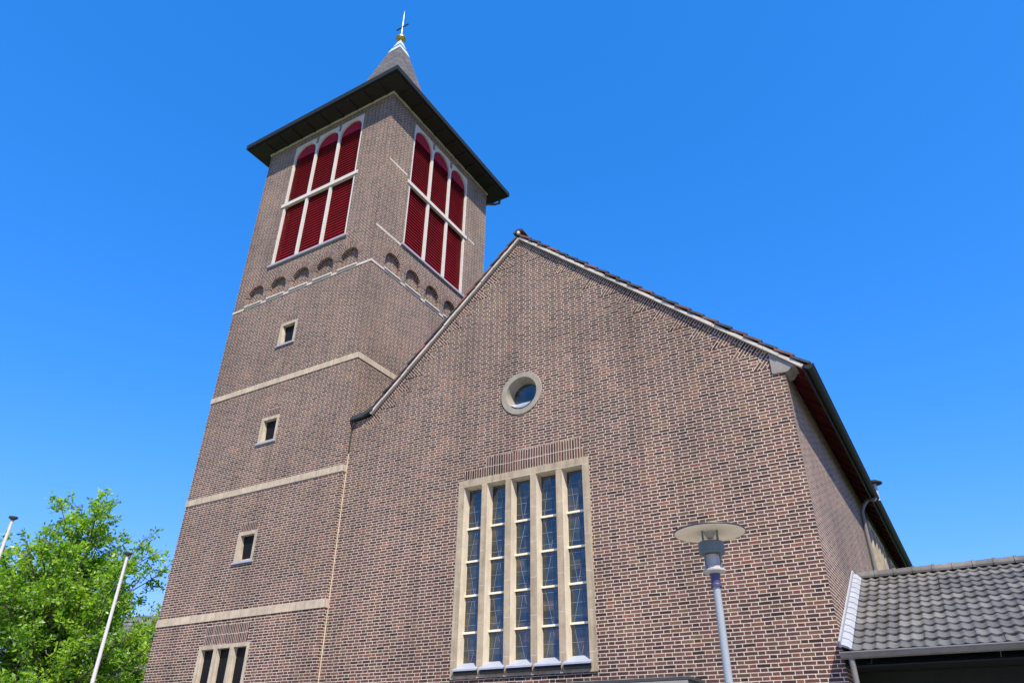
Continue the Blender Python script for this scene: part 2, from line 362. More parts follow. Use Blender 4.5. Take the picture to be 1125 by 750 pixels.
def strip_panel(mb, F, pts, uvs, d): mb.poly([F(u, z, d) for u, z in pts], uvs)

# ------------------------------------------------------------------ ground
g = MB(); n = 24
for i in range(n):
    for j in range(n):
        x0, x1, y0, y1 = [(-1500+3000*k/n) for k in (i, i+1, j, j+1)]
        g.poly([(x0, y0, 0), (x1, y0, 0), (x1, y1, 0), (x0, y1, 0)])
struct(g.build('ground', M['grass']))
g = MB(); g.poly([(-12, -18, .004), (30, -18, .004), (30, 0.1, .004), (-12, 0.1, .004)]); struct(g.build('forecourt', M['paving']))

# ================================================================== TOWER
TW = 6.0; ZT = 21.95
FF = Frame((0, 0, 0), (1, 0, 0), (0, 1, 0))          # front face, u = x (-6..0)
FR = Frame((0, 0, 0), (0, 1, 0), (-1, 0, 0))         # right face, u = y (0..6)
tower = thing('church_tower', 'tall square brick bell tower with red louvred openings and pointed slate roof', 'tower', (-3, 3, 0))
ARCH_C = [0.95+1.025*k for k in range(5)]; AW, AZ0, AZS = 0.74, 14.74, 15.13
BEL = (1.3, 4.66, 16.16, 21.66)                      # belfry opening in the right face; front is mirrored
def front_u(u): return -u-0.02 if True else u
wall = MB()
small = [(12.68, 13.48), (9.48, 10.27), (6.18, 6.97)]
SU0, SU1 = -3.46, -2.73
TRI = (-4.07, -2.26, 2.75, 4.21)
hf = [(rect(SU0, SU1, a, b), 0.4) for a, b in small]+[(rect(*TRI), 0.4)]
hf += [(arch(-6+c, AW, AZ0, AZS), 0.125, True) for c in ARCH_C]
hf += [(rect(-4.62, -1.27, BEL[2], BEL[3]), 0.35)]
panel(wall, FF, rect(-TW, 0, 0, ZT), hf)
hr = [(arch(c, AW, AZ0, AZS), 0.125, True) for c in ARCH_C]+[(rect(*BEL), 0.35)]
panel(wall, FR, rect(0, TW, 0, ZT), hr, 0.11)
panel(wall, Frame((-TW, 0, 0), (0, 1, 0), (1, 0, 0)), rect(0, TW, 0, ZT), [], 0.11)
panel(wall, Frame((0, TW, 0), (-1, 0, 0), (0, -1, 0)), rect(0, TW, 0, ZT), [])
wall.build('brick_wall', M['brick'], tower)
def ring(mb, z0, z1, p, lo=-TW, hi=0.0, lo2=0.0, hi2=TW):
    a, b, c, d = lo, hi, lo2, hi2
    mb.box(a-p, b+p, c-p, c, z0, z1); mb.box(a-p, b+p, d, d+p, z0, z1); mb.box(a-p, a, c, d, z0, z1); mb.box(b, b+p, c, d, z0, z1)
for z0, z1 in ((11.34, 11.52), (8.06, 8.24), (4.79, 4.97)):
    b = MB(); ring(b, z0, z1, 0.018); b.build('string_course', M['band'], tower)
b = MB(); ring(b, 14.65, 14.72, 0.014); o = b.build('string_course', M['pale_course'], tower); o['label'] = 'thin stone course below the row of blind arches'
for q in ((0, 0.006, 0, BEL[0]-0.10, 16.03, 16.10), (0, 0.006, 0.22, BEL[0]-0.16, 18.97, 19.04), (0, 0.006, BEL[1]+0.2, BEL[1]+0.62, 18.83, 18.89)):
    b = MB(); b.box(*q); b.build('thin_course', M['pale_course'], tower)
b = MB(); ring(b, 21.925, 21.988, 0.04); b.build('frieze', M['pale_course'], tower)
# belfry openings
def belfry(F, u0, u1):
    z0, z1 = BEL[2], BEL[3]; zt = 18.80; fr = MB(); W = u1-u0; j = 0.075; mu = 0.105; d0, d1 = 0.015, 0.085
    cw = (W-2*j-2*mu)/3; cs = [u0+j+k*(cw+mu) for k in range(3)]
    holes = []
    for c in cs:
        holes.append((rect(c, c+cw, z0+0.06, zt-0.07), d1-d0)); holes.append((arch(c+cw/2, cw, zt+0.07, z1-0.10-cw/2), d1-d0))
    F2 = Frame(F(0, 0, d0), F.u, F.d)
    panel(fr, F2, rect(u0, u1, z0, z1), holes)
    fo = fr.build('belfry_window', M['white_paint'], tower)
    t = MB(); fbox(t, F, u0-0.10, u1+0.10, zt-0.07, zt+0.07, -0.025, 0.012); t.build('transom', M['white_paint'], fo)
    s = MB(); fbox(s, F, u0-0.08, u1+0.08, z0-0.075, z0-0.004, -0.06, 0.05); s.build('sill', M['lead'], fo)
    for c in cs[:2]:
        k = MB(); fbox(k, F, c+cw+0.02, c+cw+mu-0.02, z1-0.32, z1-0.02, -0.03, 0.01); k.build('key_block', M['stone_grey'], fo)
    for c in cs:
        for (a, bb, ar) in ((z0+0.06, zt-0.07, False), (zt+0.07, z1-0.10, True)):
            l = MB(); z = a; uu0, uu1 = c-0.012, c+cw+0.012
            while z < bb-0.02:
                e = min(z+0.118, bb)
                if ar and z > bb-cw/2-0.1:     # trimmed to the round head
                    h = max(0.0, (z+0.05)-(bb-cw/2)); hw = math.sqrt(max(0.0004, (cw/2)**2-h*h))+0.035; hw = min(hw, cw/2+0.012)
                    a0, a1 = c+cw/2-hw, c+cw/2+hw
                else: a0, a1 = uu0, uu1
                p = lambda u, zz, d: F(u, zz, d)
                l.hexa([p(a0, z, 0.090), p(a1, z, 0.090), p(a1, z-0.004, 0.108), p(a0, z-0.004, 0.108), p(a0, e-.030, 0.136), p(a1, e-.030, 0.136), p(a1, e-.034, 0.154), p(a0, e-.034, 0.154)])
                z += 0.116
            l.build('louvre', M['red_paint'], fo)
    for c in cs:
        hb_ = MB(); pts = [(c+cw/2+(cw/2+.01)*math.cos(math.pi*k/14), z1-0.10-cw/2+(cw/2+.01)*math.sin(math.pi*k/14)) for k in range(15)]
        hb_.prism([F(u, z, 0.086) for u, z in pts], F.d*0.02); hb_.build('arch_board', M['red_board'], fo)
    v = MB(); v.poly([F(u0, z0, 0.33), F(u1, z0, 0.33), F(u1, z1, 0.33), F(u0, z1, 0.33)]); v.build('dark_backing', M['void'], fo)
belfry(FF, -4.62, -1.27); belfry(FR, BEL[0], BEL[1])
# blind arches
def blind_arch(F, c):
    a = MB(); n = 16; r0 = AW/2; r1 = r0+0.21
    for k in range(n):
        t0, t1 = math.pi*k/n, math.pi*(k+1)/n
        q = [(r0, t0), (r0, t1), (r1, t1), (r1, t0)]
        a.poly([F(c+max(-0.509, min(0.509, r*math.cos(t))), AZS+r*math.sin(t), -0.004) for r, t in q], [(r-r0+0.008, t*(r0+0.08)) for r, t in q])
    o = a.build('blind_arch', M['brick_soldier'], tower)
    s = MB(); fbox(s, F, c-AW/2-0.02, c+AW/2+0.02, AZ0-0.018, AZ0+0.03, -0.05, 0.122); s.build('sill', M['pale_course'], o)
for c in ARCH_C: blind_arch(FF, -6+c)
for c in ARCH_C: blind_arch(FR, c)
# small stair windows
def splay_window(F, u0, u1, z0, z1, lights, name, parent):
    W = u1-u0; j = 0.10; mu = 0.13; cw = (W-2*j-(lights-1)*mu)/lights; fr = MB(); dd = 0.12; holes = []; cs = []
    for k in range(lights):
        c = u0+j+k*(cw+mu); cs.append(c); holes.append(rect(c, c+cw, z0+0.05, z1-0.09))
    loops = [rect(u0, u1, z0, z1)]+holes; F2 = Frame(F(0, 0, -0.004), F.u, F.d)
    panel(fr, F2, loops[0], [(h, dd) for h in []]+[(h, 0.02) for h in holes])
    sp = 0.05 if lights == 1 else 0.03
    for c in cs:       # splayed jambs and a long sloping bottom
        a0, a1, b0, b1 = c, c+cw, z0+0.05, z1-0.09; ins = [(a0+sp*1.7, b0+0.01), (a1-0.01, b0+0.02), (a1-0.005, b1-0.005), (a0+0.01, b1-0.005)]; out = [(a0, b0), (a1, b0), (a1, b1), (a0, b1)]
        for i in range(4):
            k = (i+1) % 4; fr.poly([F2(*out[i], 0.02), F2(*out[k], 0.02), F2(*ins[k], dd), F2(*ins[i], dd)])
    o = fr.build(name, M['stone'], parent)
    for c in cs:
        p = MB(); p.poly([F(c, z0+.05, dd-0.006), F(c+cw, z0+.05, dd-0.006), F(c+cw, z1-.05, dd-0.006), F(c, z1-.05, dd-0.006)]); p.build('pane', M['dark_pane'], o)
    s = MB(); fbox(s, F, u0-0.02, u1+0.02, z0-0.045, z0+0.002, -0.045, 0.02); s.build('sill', M['lead'], o)
    return o
for a, bb in small: splay_window(FF, SU0, SU1, a, bb, 1, 'small_window', tower)
splay_window(FF, *TRI, 3, 'triple_window', tower)
def soldier(F, u0, u1, z0, rows, name, parent, d=-0.004):
    s = MB()
    for k in range(rows):
        a, bb = z0+k*0.226, z0+(k+1)*0.226
        s.poly([F(u0, a, d), F(u1, a, d), F(u1, bb, d), F(u0, bb, d)], [(0, u0), (0, u1), (0.226, u1), (0.226, u0)])
    return s.build(name, M['brick_soldier'], parent)
for a, bb in small: soldier(FF, SU0+0.1, SU1-0.1, bb+0.005, 1, 'soldier_course', tower)
soldier(FF, TRI[0]+0.12, TRI[1]-0.12, TRI[3]+0.005, 2, 'soldier_course', tower)
# eaves
OV = 0.64
e = MB()
e.box(-TW-OV+0.05, OV-0.05, -OV+0.05, -0.055, 21.99, 22.03); e.box(-TW-OV+0.05, OV-0.05, TW+0.055, TW+OV-0.05, 21.99, 22.03)
e.box(-TW-OV+0.05, -TW-0.055, -0.055, TW+0.055, 21.99, 22.03); e.box(0.055, OV-0.05, -0.055, TW+0.055, 21.99, 22.03)
eo = e.build('eaves', M['eave_wood'], tower)
for i in range(9):
    t = 0.25+i*0.6875
    r = MB(); r.box(-TW+t-0.05, -TW+t+0.05, -OV+0.06, -0.056, 21.94, 21.985); r.build('rafter_end', M['eave_wood'], eo)
    r = MB(); r.box(0.056, OV-0.06, t-0.05, t+0.05, 21.94, 21.985); r.build('rafter_end', M['eave_wood'], eo)
gt = MB(); p0, p1 = OV-0.05, OV+0.045
gt.box(-TW-p1, p1, -p1, -p0, 22.04, 22.24); gt.box(-TW-p1, p1, TW+p0, TW+p1, 22.04, 22.24)
gt.box(-TW-p1, -TW-p0, -p0, TW+p0, 22.04, 22.24); gt.box(p0, p1, -p0, TW+p0, 22.04, 22.24)
gt.build('gutter', M['black_metal'], tower)
h = MB(); h.tube([(0.3, TW+OV-0.1, 21.97), (0.3, TW+OV-0.1, 21.75), (0.18, TW+OV-0.25, 21.62), (-0.1, TW+0.2, 21.62), (-0.15, TW+0.08, 21.5), (-0.15, TW+0.08, 18)], 0.05, 8); h.build('downpipe', M['dark_metal'], tower)
rf = MB(); prof = [(3.0+OV, 22.24), (2.6, 22.95), (1.8, 24.35), (1.12, 26.1), (0.22, 29.68)]
for (w0, z0), (w1, z1) in zip(prof[:-1], prof[1:]):
    for s in range(4):
        q = []
        for (ww, zz, sg) in ((w0, z0, -1), (w0, z0, 1), (w1, z1, 1), (w1, z1, -1)):
            v = Vector((ww*sg, -ww)); a = s*math.pi/2; q.append(((-3+v.x*math.cos(a)-v.y*math.sin(a), 3+v.x*math.sin(a)+v.y*math.cos(a), zz), (ww*sg+s*7, z0*1.3+(0 if zz == z0 else math.hypot(z1-z0, w1-w0)))))
        rf.poly([x[0] for x in q], [x[1] for x in q])
ro = rf.build('roof', M['slate'], tower)
fi = MB()
for s in range(4):
    a0, a1 = s*math.pi/2+math.pi/4, s*math.pi/2+3*math.pi/4
    P = lambda a, rr, zz: (-3+rr*math.cos(a), 3+rr*math.sin(a), zz)
    fi.poly([P(a0, .50, 29.2), P(a1, .50, 29.2), P(a1, .10, 30.18), P(a0, .10, 30.18)])
fo = fi.build('finial', M['copper_cap'], tower)
bl = MB(); bl.lathe((-3, 3, 30.36), [(0.0, -.2)]+[(0.20*math.sin(math.pi*k/12), -0.19*math.cos(math.pi*k/12)) for k in range(1, 12)]+[(0, .2)], 24)
bl.lathe((-3, 3, 30.36), [(0.20, -0.025), (0.225, -0.025), (0.225, 0.025), (0.20, 0.025)], 24); bl.build('ball', M['gold'], fo)
cr = MB()
cr.lathe((-3, 3, 0), [(0.05, 30.5), (0.028, 30.75), (0.026, 31.7), (0.042, 31.75), (0.024, 31.85), (0.016, 32.1), (0.0, 32.45)], 10)
cr.build('cross_stem', M['cross'], fo)
cr = MB(); cr.box(-3.34, -2.66, 2.975, 3.025, 31.18, 31.24); cr.build('cross_bar', M['dark_metal'], fo)

# ================================================================== NAVE
S = 0.12; XR = 10.808; AX, AZ = 5.078, 13.47; SL = 0.8976; NL = 20.0
def rake(x): return AZ-abs(x-AX)*SL
nave = thing('church_nave', 'gabled brick church nave with tall stone window and round oculus in its front', 'church', (5.4, S, 0))
FG = Frame((0, S, 0), (1, 0, 0), (0, 1, 0)); FS = Frame((XR, S, 0), (0, 1, 0), (-1, 0, 0))
WIN = (3.532, 6.725, 3.14, 7.178); OC = (5.13, 9.02)
gb = MB()
panel(gb, FG, [(0, 0), (XR, 0), (XR, 8.02), (XR+0.02, rake(XR+0.02)), (AX, AZ), (0.62, rake(0.62)), (0.0, 9.40)], [(rect(*WIN), 0.45), (circle(OC[0], OC[1], 0.53), 0.4)])
gb.build('gable_wall', M['brick'], nave)
sw = MB(); swins = [(9.3, 12.5), (14.0, 17.2)]
panel(sw, FS, rect(0, NL, 0, 8.2), [(rect(a, bb, 3.2, 7.7), 0.4) for a, bb in swins], 0.11)
sw.build('side_wall', M['brick'], nave)
bw = MB(); bw.poly([(0, S+NL, 0), (XR, S+NL, 0), (XR, S+NL, 8.1), (AX, S+NL, AZ), (0, S+NL, 9.3)])
bw.poly([(0, 6, 0), (0, S+NL, 0), (0, S+NL, 9.3), (0, 6, 9.3)]); bw.build('rear_wall', M['brick'], nave)
# tumbled brickwork along both rakes
ang = math.atan(SL)
for sgn in (1, -1):
    ca, sa = math.cos(ang), math.sin(ang); L = 0.517; t = 0.10; dep = L*math.tan(ang); dz = 0.001 if sgn == 1 else 0.0
    end = 7.35 if sgn == 1 else 5.9
    P = lambda a, d: (AX+sgn*(a*ca-d*sa), AZ-0.02-a*sa-d*ca)    # a down the rake, d into the wall
    while t < end:
        # wedge: long bricks at its upper side, level foot below
        q = [(t, 0), (t+L, 0), (t, dep)]
        if t < 0.5: q = [(t, 0), (t+L, 0), (t+0.1, dep*0.8)] if t > 0.2 else [(t, 0), (t+L, 0), (t+0.35, 0.3), (t, t*ca/sa-0.004)]
        pts = [P(*x) for x in q]; uv = [(d, a) for a, d in q]
        tb = MB(); tb.poly([FG(u, z, -0.004-dz) for u, z in pts], uv); tb.build('tumbled_brick', M['brick_tumbled'], nave)
        t += L
    st = MB(); q = [(0.16, 0), (end-0.05, 0), (end-0.05, 0.13), (0.16, 0.13)]; pts = [P(*x) for x in q]
    st.poly([FG(u, z, -0.007) for u, z in pts], [(d+0.02, a) for a, d in q]); st.build('rake_course', M['brick_tumbled'], nave)
soldier(FG, WIN[0]+0.12, WIN[1]-0.08, WIN[3]+0.004, 1, 'soldier_course', nave)
soldier(FG, 4.22, WIN[1]-0.16, WIN[3]+0.23, 1, 'soldier_course', nave)
# verge
for sgn, xe in ((1, 11.13), (-1, 0.66)):
    x0 = AX-0.02*sgn; n = 16 if sgn == 1 else 12; nx, nz = sgn*math.sin(ang), math.cos(ang)
    vb = MB()
    for k in range(n):
        xa, xb = AX+(xe-AX)*k/n, AX+(xe-AX)*(k+1)/n; lift = 0.006*(k % 2)
        a, bb = Vector((xa, 0, rake(xa))), Vector((xb, 0, rake(xb))); nn = Vector((nx, 0, nz))
        y0 = 0.045-0.006*(k % 3)
        vb.hexa([a+Vector((0, y0, 0))-nn*0.012, bb+Vector((0, y0, 0))-nn*0.012, bb+Vector((0, S+.02, 0))-nn*0.012, a+Vector((0, S+.02, 0))-nn*0.012,
                 a+Vector((0, y0, 0))+nn*(0.045+lift), bb+Vector((0, y0, 0))+nn*(0.045+lift), bb+Vector((0, S+.02, 0))+nn*(0.045+lift), a+Vector((0, S+.02, 0))+nn*(0.045+lift)])
    vb.build('verge_board', M['stone'] if sgn == 9 else M['verge_mortar'], nave)
# tiled roof: overlapping courses
for sgn, xe in ((1, 11.17), (-1, 0.10)):
    rb = MB(); Lr = abs(xe-AX)/math.cos(ang); nc = int(Lr/0.33); nn = Vector((sgn*math.sin(ang), 0, math.cos(ang))); dv = Vector((sgn*math.cos(ang), 0, -math.sin(ang)))
    A = Vector((AX, 0, AZ))+nn*0.056
    if sgn == -1: nc = int((abs(0.62-AX))/math.cos(ang)/0.33)
    LL = (Lr if sgn == 1 else abs(0.62-AX)/math.cos(ang))/nc
    for k in range(nc):
        a, bb = A+dv*(LL*k), A+dv*(LL*(k+1)+0.03)
        ncol = 60
        for c in range(ncol):
            y0, y1 = 0.02+c*(NL+0.1)/ncol, 0.02+(c+1)*(NL+0.1)/ncol
            if c > 3: 
                if c % 8 != 4: continue
                y1 = y0+8*(NL+0.1)/ncol
            dy = random.uniform(-0.012, 0.012) if c == 0 else 0; dl = random.uniform(-.006, .01)
            p = [a+nn*0.002, bb+nn*(0.045+dl), bb+nn*(0.045+dl), a+nn*0.002]; th = nn*0.045
            y0 += dy
            pts = [Vector((p[0].x, y0, p[0].z)), Vector((p[1].x, y0, p[1].z)), Vector((p[2].x, y1, p[2].z)), Vector((p[3].x, y1, p[3].z))]
            b0 = len(rb.uv); rb.hexa(pts+[q+th for q in pts])
            for i in range(b0, len(rb.uv)): rb.uv[i] = [(c+.5+sgn*100, k+.5)]*4
    if sgn == -1:   # flatter foot of the slope beside the tower
        p0 = Vector((0.62, 0, rake(0.62)))+nn*0.10; p1 = Vector((0.03, 0, 9.52))
        rb.hexa([Vector((p1.x, 0.03, p1.z)), Vector((p0.x, 0.03, p0.z)), Vector((p0.x, NL, p0.z)), Vector((p1.x, NL, p1.z)), Vector((p1.x, 0.03, p1.z+.06)), Vector((p0.x, 0.03, p0.z+.07)), Vector((p0.x, NL, p0.z+.07)), Vector((p1.x, NL, p1.z+.06))])
    rb.build('tiled_roof', M['tile_brown'], nave)
rt_ = MB()
for k in range(50):
    y0 = 0.0+k*0.4; z = AZ+0.19
    pts = [(AX+0.15*math.cos(t), z-0.03+0.10*math.sin(t)) for t in [math.pi*i/8 for i in range(9)]]
    rt_.prism([(u, y0, zz+0.012) for u, zz in pts], (0, 0.2, 0)); rt_.prism([(u, y0+.2, zz) for u, zz in pts], (0, 0.2, 0))
rt_.build('ridge', M['tile_brown'], nave)
ap = MB(); ap.lathe((AX, 0.03, AZ+0.13), [(0.0, -0.02), (0.05, 0.0), (0.05, 0.05), (0.02, 0.09), (0.0, 0.095)], 10); ap.build('apex_cap', M['white_paint'], nave)
kn = MB()
kp = [(10.585, rake(10.585)-.025), (10.585, 8.05), (10.83, 8.03), (10.89, 8.05), (10.93, 8.10), (10.99, 8.115), (11.02, rake(11.02)-.025)]
kn.prism([(u, 0.085, z) for u, z in kp], (0, 0.45, 0)); kn.build('kneeler', M['stone_grey'], nave)
# eaves of the right side
sf = MB(); nn = Vector((math.sin(ang), 0, math.cos(ang)))
for k in range(9):
    a = 10.80+k*0.043; bb = a+0.039; p = lambda x, o: Vector((x, 0, rake(x)+o))
    zf = lambda x: rake(x)-0.03
    sf.hexa([Vector((a, S+.0, zf(a))), Vector((bb, S+.0, zf(bb))), Vector((bb, NL, zf(bb))), Vector((a, NL, zf(a))), Vector((a, S, zf(a)+.03)), Vector((bb, S, zf(bb)+.03)), Vector((bb, NL, zf(bb)+.03)), Vector((a, NL, zf(a)+.03))])
for k in range(28):
    y = S+0.35+k*0.7; sf.hexa([Vector((10.81, y, zf(10.81)-.07)), Vector((11.15, y, zf(11.15)-.045)), Vector((11.15, y+.08, zf(11.15)-.045)), Vector((10.81, y+.08, zf(10.81)-.07)), Vector((10.81, y, zf(10.81)-.004)), Vector((11.15, y, zf(11.15)-.004)), Vector((11.15, y+.08, zf(11.15)-.004)), Vector((10.81, y+.08, zf(10.81)-.004))])
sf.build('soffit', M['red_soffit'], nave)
fb = MB(); fb.box(11.155, 11.18, 0.03, NL, 7.86, 8.06); fb.build('fascia', M['black_metal'], nave)
def halfround(mb, c, rr, y0, y1, seg=10, th=0.012, axis='y'):
    P = lambda r, t, l: Vector((c[0]+r*math.cos(t), l, c[1]+r*math.sin(t))) if axis == 'y' else Vector((l, c[0]+r*math.cos(t), c[1]+r*math.sin(t)))
    for k in range(seg):
        t0, t1 = math.pi+math.pi*k/seg, math.pi+math.pi*(k+1)/seg
        mb.poly([P(rr, t0, y0), P(rr, t1, y0), P(rr, t1, y1), P(rr, t0, y1)], smooth=True)
        mb.poly([P(rr-th, t0, y0), P(rr-th, t0, y1), P(rr-th, t1, y1), P(rr-th, t1, y0)], smooth=True)
    for l in (y0, y1): mb.poly([P(rr, math.pi+math.pi*k/seg, l) for k in range(seg+1)])
    for t in (math.pi, 2*math.pi): mb.tube([P(rr, t, y0), P(rr, t, y1)], 0.012, 6)
gm = MB(); halfround(gm, (11.245, 8.02), 0.085, -0.02, NL); gm.build('gutter', M['black_metal'], nave)
gl = MB(); halfround(gl, (0.10, 9.52), 0.07, 0.0, 0.3)
gl.hexa([(0.03, -0.01, 9.44), (0.40, -0.01, 9.46), (0.40, 0.10, 9.46), (0.03, 0.10, 9.44), (0.03, -0.01, 9.52), (0.40, -0.01, 9.55), (0.40, .10, 9.55), (0.03, .10, 9.52)])
gl.hexa([(0.40, 0.0, 9.46), (0.74, 0.0, 9.60), (0.74, 0.10, 9.60), (0.40, 0.10, 9.46), (0.40, 0.0, 9.55), (0.70, 0.0, 9.70), (0.70, .10, 9.70), (0.40, .10, 9.55)])
gl.build('eaves_flashing', M['dark_metal'], nave)
gl = MB(); gl.tube([(0.1, 0.05, 9.45), (0.12, 0.06, 9.32), (0.03, 0.08, 9.2), (0.03, 0.09, 8.6)], 0.022, 8); gl.build('rain_spout', M['dark_metal'], nave)
jo = MB(); jo.box(0.0, 0.022, S-0.012, S+0.02, 0, 9.3); jo.build('joint_strip', M['pale_stone'], nave)
# downpipe with swan neck, and a vent above the eaves
dp = MB(); path = [(11.245, 8.25, 7.96), (11.245, 8.25, 7.90)]+[(11.08+0.165*math.cos(t), 8.25-0.08*(t/1.57), 7.80+0.10*math.sin(t)) for t in (0.6, 1.0, 1.57)]+[(10.95, 8.08, 7.72), (10.885, 8.0, 7.55), (10.875, 8.0, 7.3), (10.875, 8.0, 0.1)]
dp.tube(path, 0.05, 10); dp.build('downpipe', M['dull_zinc'], nave)
vp = MB(); vp.lathe((11.30, 8.62, 7.95), [(0.05, 0), (0.05, 0.5)], 12); vo = vp.build('vent_pipe', M['lead'], nave)
vp = MB(); vp.lathe((11.30, 8.62, 8.42), [(0, 0.0), (0.2, 0.0), (0.2, 0.03), (0.08, 0.10), (0, 0.11)], 16); vp.build('vent_cap', M['black_metal'], vo)
# oculus
oc = MB(); N = 44; R0, R1 = 0.53, 0.40
for k in range(N):
    t0, t1 = 2*math.pi*k/N, 2*math.pi*(k+1)/N
    P = lambda r, t, d: FG(OC[0]+r*math.cos(t), OC[1]+r*math.sin(t), d)
    for (ra, da, rb2, db) in ((R0+.004, 0.0, R0-0.005, -0.022), (R0-0.005, -0.022, R1, -0.022), (R1, -0.022, R1-0.01, 0.02), (R1-.01, 0.02, 0.33, 0.24)):
        oc.poly([P(ra, t0, da), P(ra, t1, da), P(rb2, t1, db), P(rb2, t0, db)], smooth=False)
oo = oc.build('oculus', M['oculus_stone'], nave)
sl0 = MB(); arc = [math.pi*(1.22+0.56*k/12) for k in range(13)]
sl0.poly([FG(OC[0]+0.372*math.cos(t), OC[1]+0.372*math.sin(t)+.006, -0.01) for t in arc]+[FG(OC[0]+0.335*math.cos(t), OC[1]-0.135, 0.228) for t in arc[::-1]]); sl0.build('sill', M['lead'], oo)
pn = MB(); pn.poly([FG(*p, 0.235) for p in circle(OC[0], OC[1], 0.345, 30)]); pn.build('pane', M['glass'], oo)
# the tall window
u0, u1, z0, z1 = WIN; J, MU, OP = 0.145, 0.136, 0.4718; tw = MB(); cs = [u0+J+k*(OP+MU) for k in range(5)]
zb, zt = z0+0.10, z1-0.16; DG = 0.18
holes = [rect(c, c+OP, zb, zt) for c in cs]
FW = Frame((0, S-0.03, 0), (1, 0, 0), (0, 1, 0))
panel(tw, FW, rect(u0, u1, z0, z1), [(h, 0.015) for h in holes])
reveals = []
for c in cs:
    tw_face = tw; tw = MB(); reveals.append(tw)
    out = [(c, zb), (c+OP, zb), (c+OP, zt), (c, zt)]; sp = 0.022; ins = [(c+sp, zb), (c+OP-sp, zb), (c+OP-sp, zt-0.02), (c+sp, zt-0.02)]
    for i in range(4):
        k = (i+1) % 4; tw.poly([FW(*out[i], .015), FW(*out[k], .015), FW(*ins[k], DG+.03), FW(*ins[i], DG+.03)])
    tw = tw_face
for i, (a, bb) in enumerate(((u0, 0), (u1, 0))):   # outer return of the frame
    tw.poly([(a, S-.03, z0), (a, S-.03, z1), (a, S+.01, z1), (a, S+.01, z0)])
tw.poly([(u0, S-.03, z1), (u1, S-.03, z1), (u1, S+.01, z1), (u0, S+.01, z1)]); tw.poly([(u0, S-.03, z0), (u1, S-.03, z0), (u1, S+.01, z0), (u0, S+.01, z0)])
wo_ = tw.build('tall_window', M['stone_block'], nave)
for q in reveals: q.build('reveal', M['pale_stone'], wo_)
bars = [z0+0.94+k*0.665 for k in range(5)][:4]
bars = [3.95, 4.66, 5.38, 6.10]
bars = [z0+0.86, z0+1.58, z0+2.28, z0+2.98]
for ci, c in enumerate(cs):
    a, bb = c+0.02, c+OP-0.02
    p = MB(); p.poly([FG(a-.01, zb, DG), FG(bb+.01, zb, DG), FG(bb+.01, zt, DG), FG(a-.01, zt, DG)]); po = p.build('pane', M['glass'], wo_)
    ln = MB()
    def line(ua, za, ub, zb2, wd=0.0032):
        d = Vector((ub-ua, zb2-za)); d.normalize(); nx, nz = -d.y*wd, d.x*wd
        ln.poly([FG(ua-nx, za-nz, DG-.006), FG(ub-nx, zb2-nz, DG-.006), FG(ub+nx, zb2+nz, DG-.006), FG(ua+nx, za+nz, DG-.006)])
    zs = zb+0.2; lv = []
    while zs < zt-0.05: line(a, zs, bb, zs); lv.append(zs); zs += 0.235
    ed = [zb+.15]+bars+[zt]
    for k in range(5):
        s0, s1 = (ed[k], ed[k+1]); x0, x1, xm = a+0.06, bb-0.06, a+0.16+0.08*random.random()
        if (ci+k) % 2: line(x0, s0, xm, s1, .0035); line(xm, s1, x1, s0, .0035)
        else: line(x0, s1, xm, s0, .0035); line(xm, s0, x1, s1, .0035)
    ln.build('lead_lines', M['came'], po)
    for z in bars: br = MB(); fbox(br, FG, c+0.012, c+OP-0.012, z-0.02, z+0.02, DG-0.05, DG-0.008); br.build('glazing_bar', M['brass_bar'], wo_)
    sl = MB(); P = FG; fz = zb+0.065; cc = [(c-0.05, fz, -0.095), (c+OP+0.05, fz, -0.095), (c+OP-0.005, zb+0.20, DG-0.01), (c+0.005, zb+0.20, DG-0.01)]
    sl.hexa([P(a, z-.03, d) for a, z, d in cc]+[P(*x) for x in cc]); sl.build('sill', M['lead'], wo_)
    shd = MB(); fbox(shd, FG, c-0.03, c+OP+0.03, fz-0.105, fz-0.034, -0.072, -0.034); shd.build('sill_shadow', M['black_metal'], wo_)  # dark strip added to stand for the shadow below each sill
# side windows with stone fins
for a, bb in swins:
    f = MB(); panel(f, Frame(FS(0, 0, -0.06), FS.u, FS.d), rect(a, bb, 3.2, 7.7), [(rect(a+.15, bb-.15, 3.35, 7.55), 0.35)])
    for uu, fl_ in ((a, 1), (bb, 0)): f.poly([FS(uu, 3.2, -.06), FS(uu, 7.7, -.06), FS(uu, 7.7, .02), FS(uu, 3.2, .02)])
    so_ = f.build('side_window', M['stone'], nave)
    for k in range(1, 5):
        uu = a+k*(bb-a-0.16)/5; f = MB(); fbox(f, FS, uu, uu+0.16, 3.352, 7.548, -0.09, 0.29); f.build('mullion', M['stone'], so_)
    p = MB(); p.poly([FS(a, 3.2, .3), FS(bb, 3.2, .3), FS(bb, 7.7, .3), FS(a, 7.7, .3)]); p.build('pane', M['glass'], so_)
# entrance canopy
cp = MB(); cp.box(4.6, 8.62, -0.62, S-0.004, 2.865, 2.91); cp.box(4.62, 8.60, -0.60, S-0.004, 2.66, 2.864); co = cp.build('entrance_canopy', M['dark_metal'], nave)
cp = MB(); cp.box(7.3, 8.58, -0.625, -0.602, 2.72, 2.855); cp.build('canopy_front', M['stone_grey'], co)

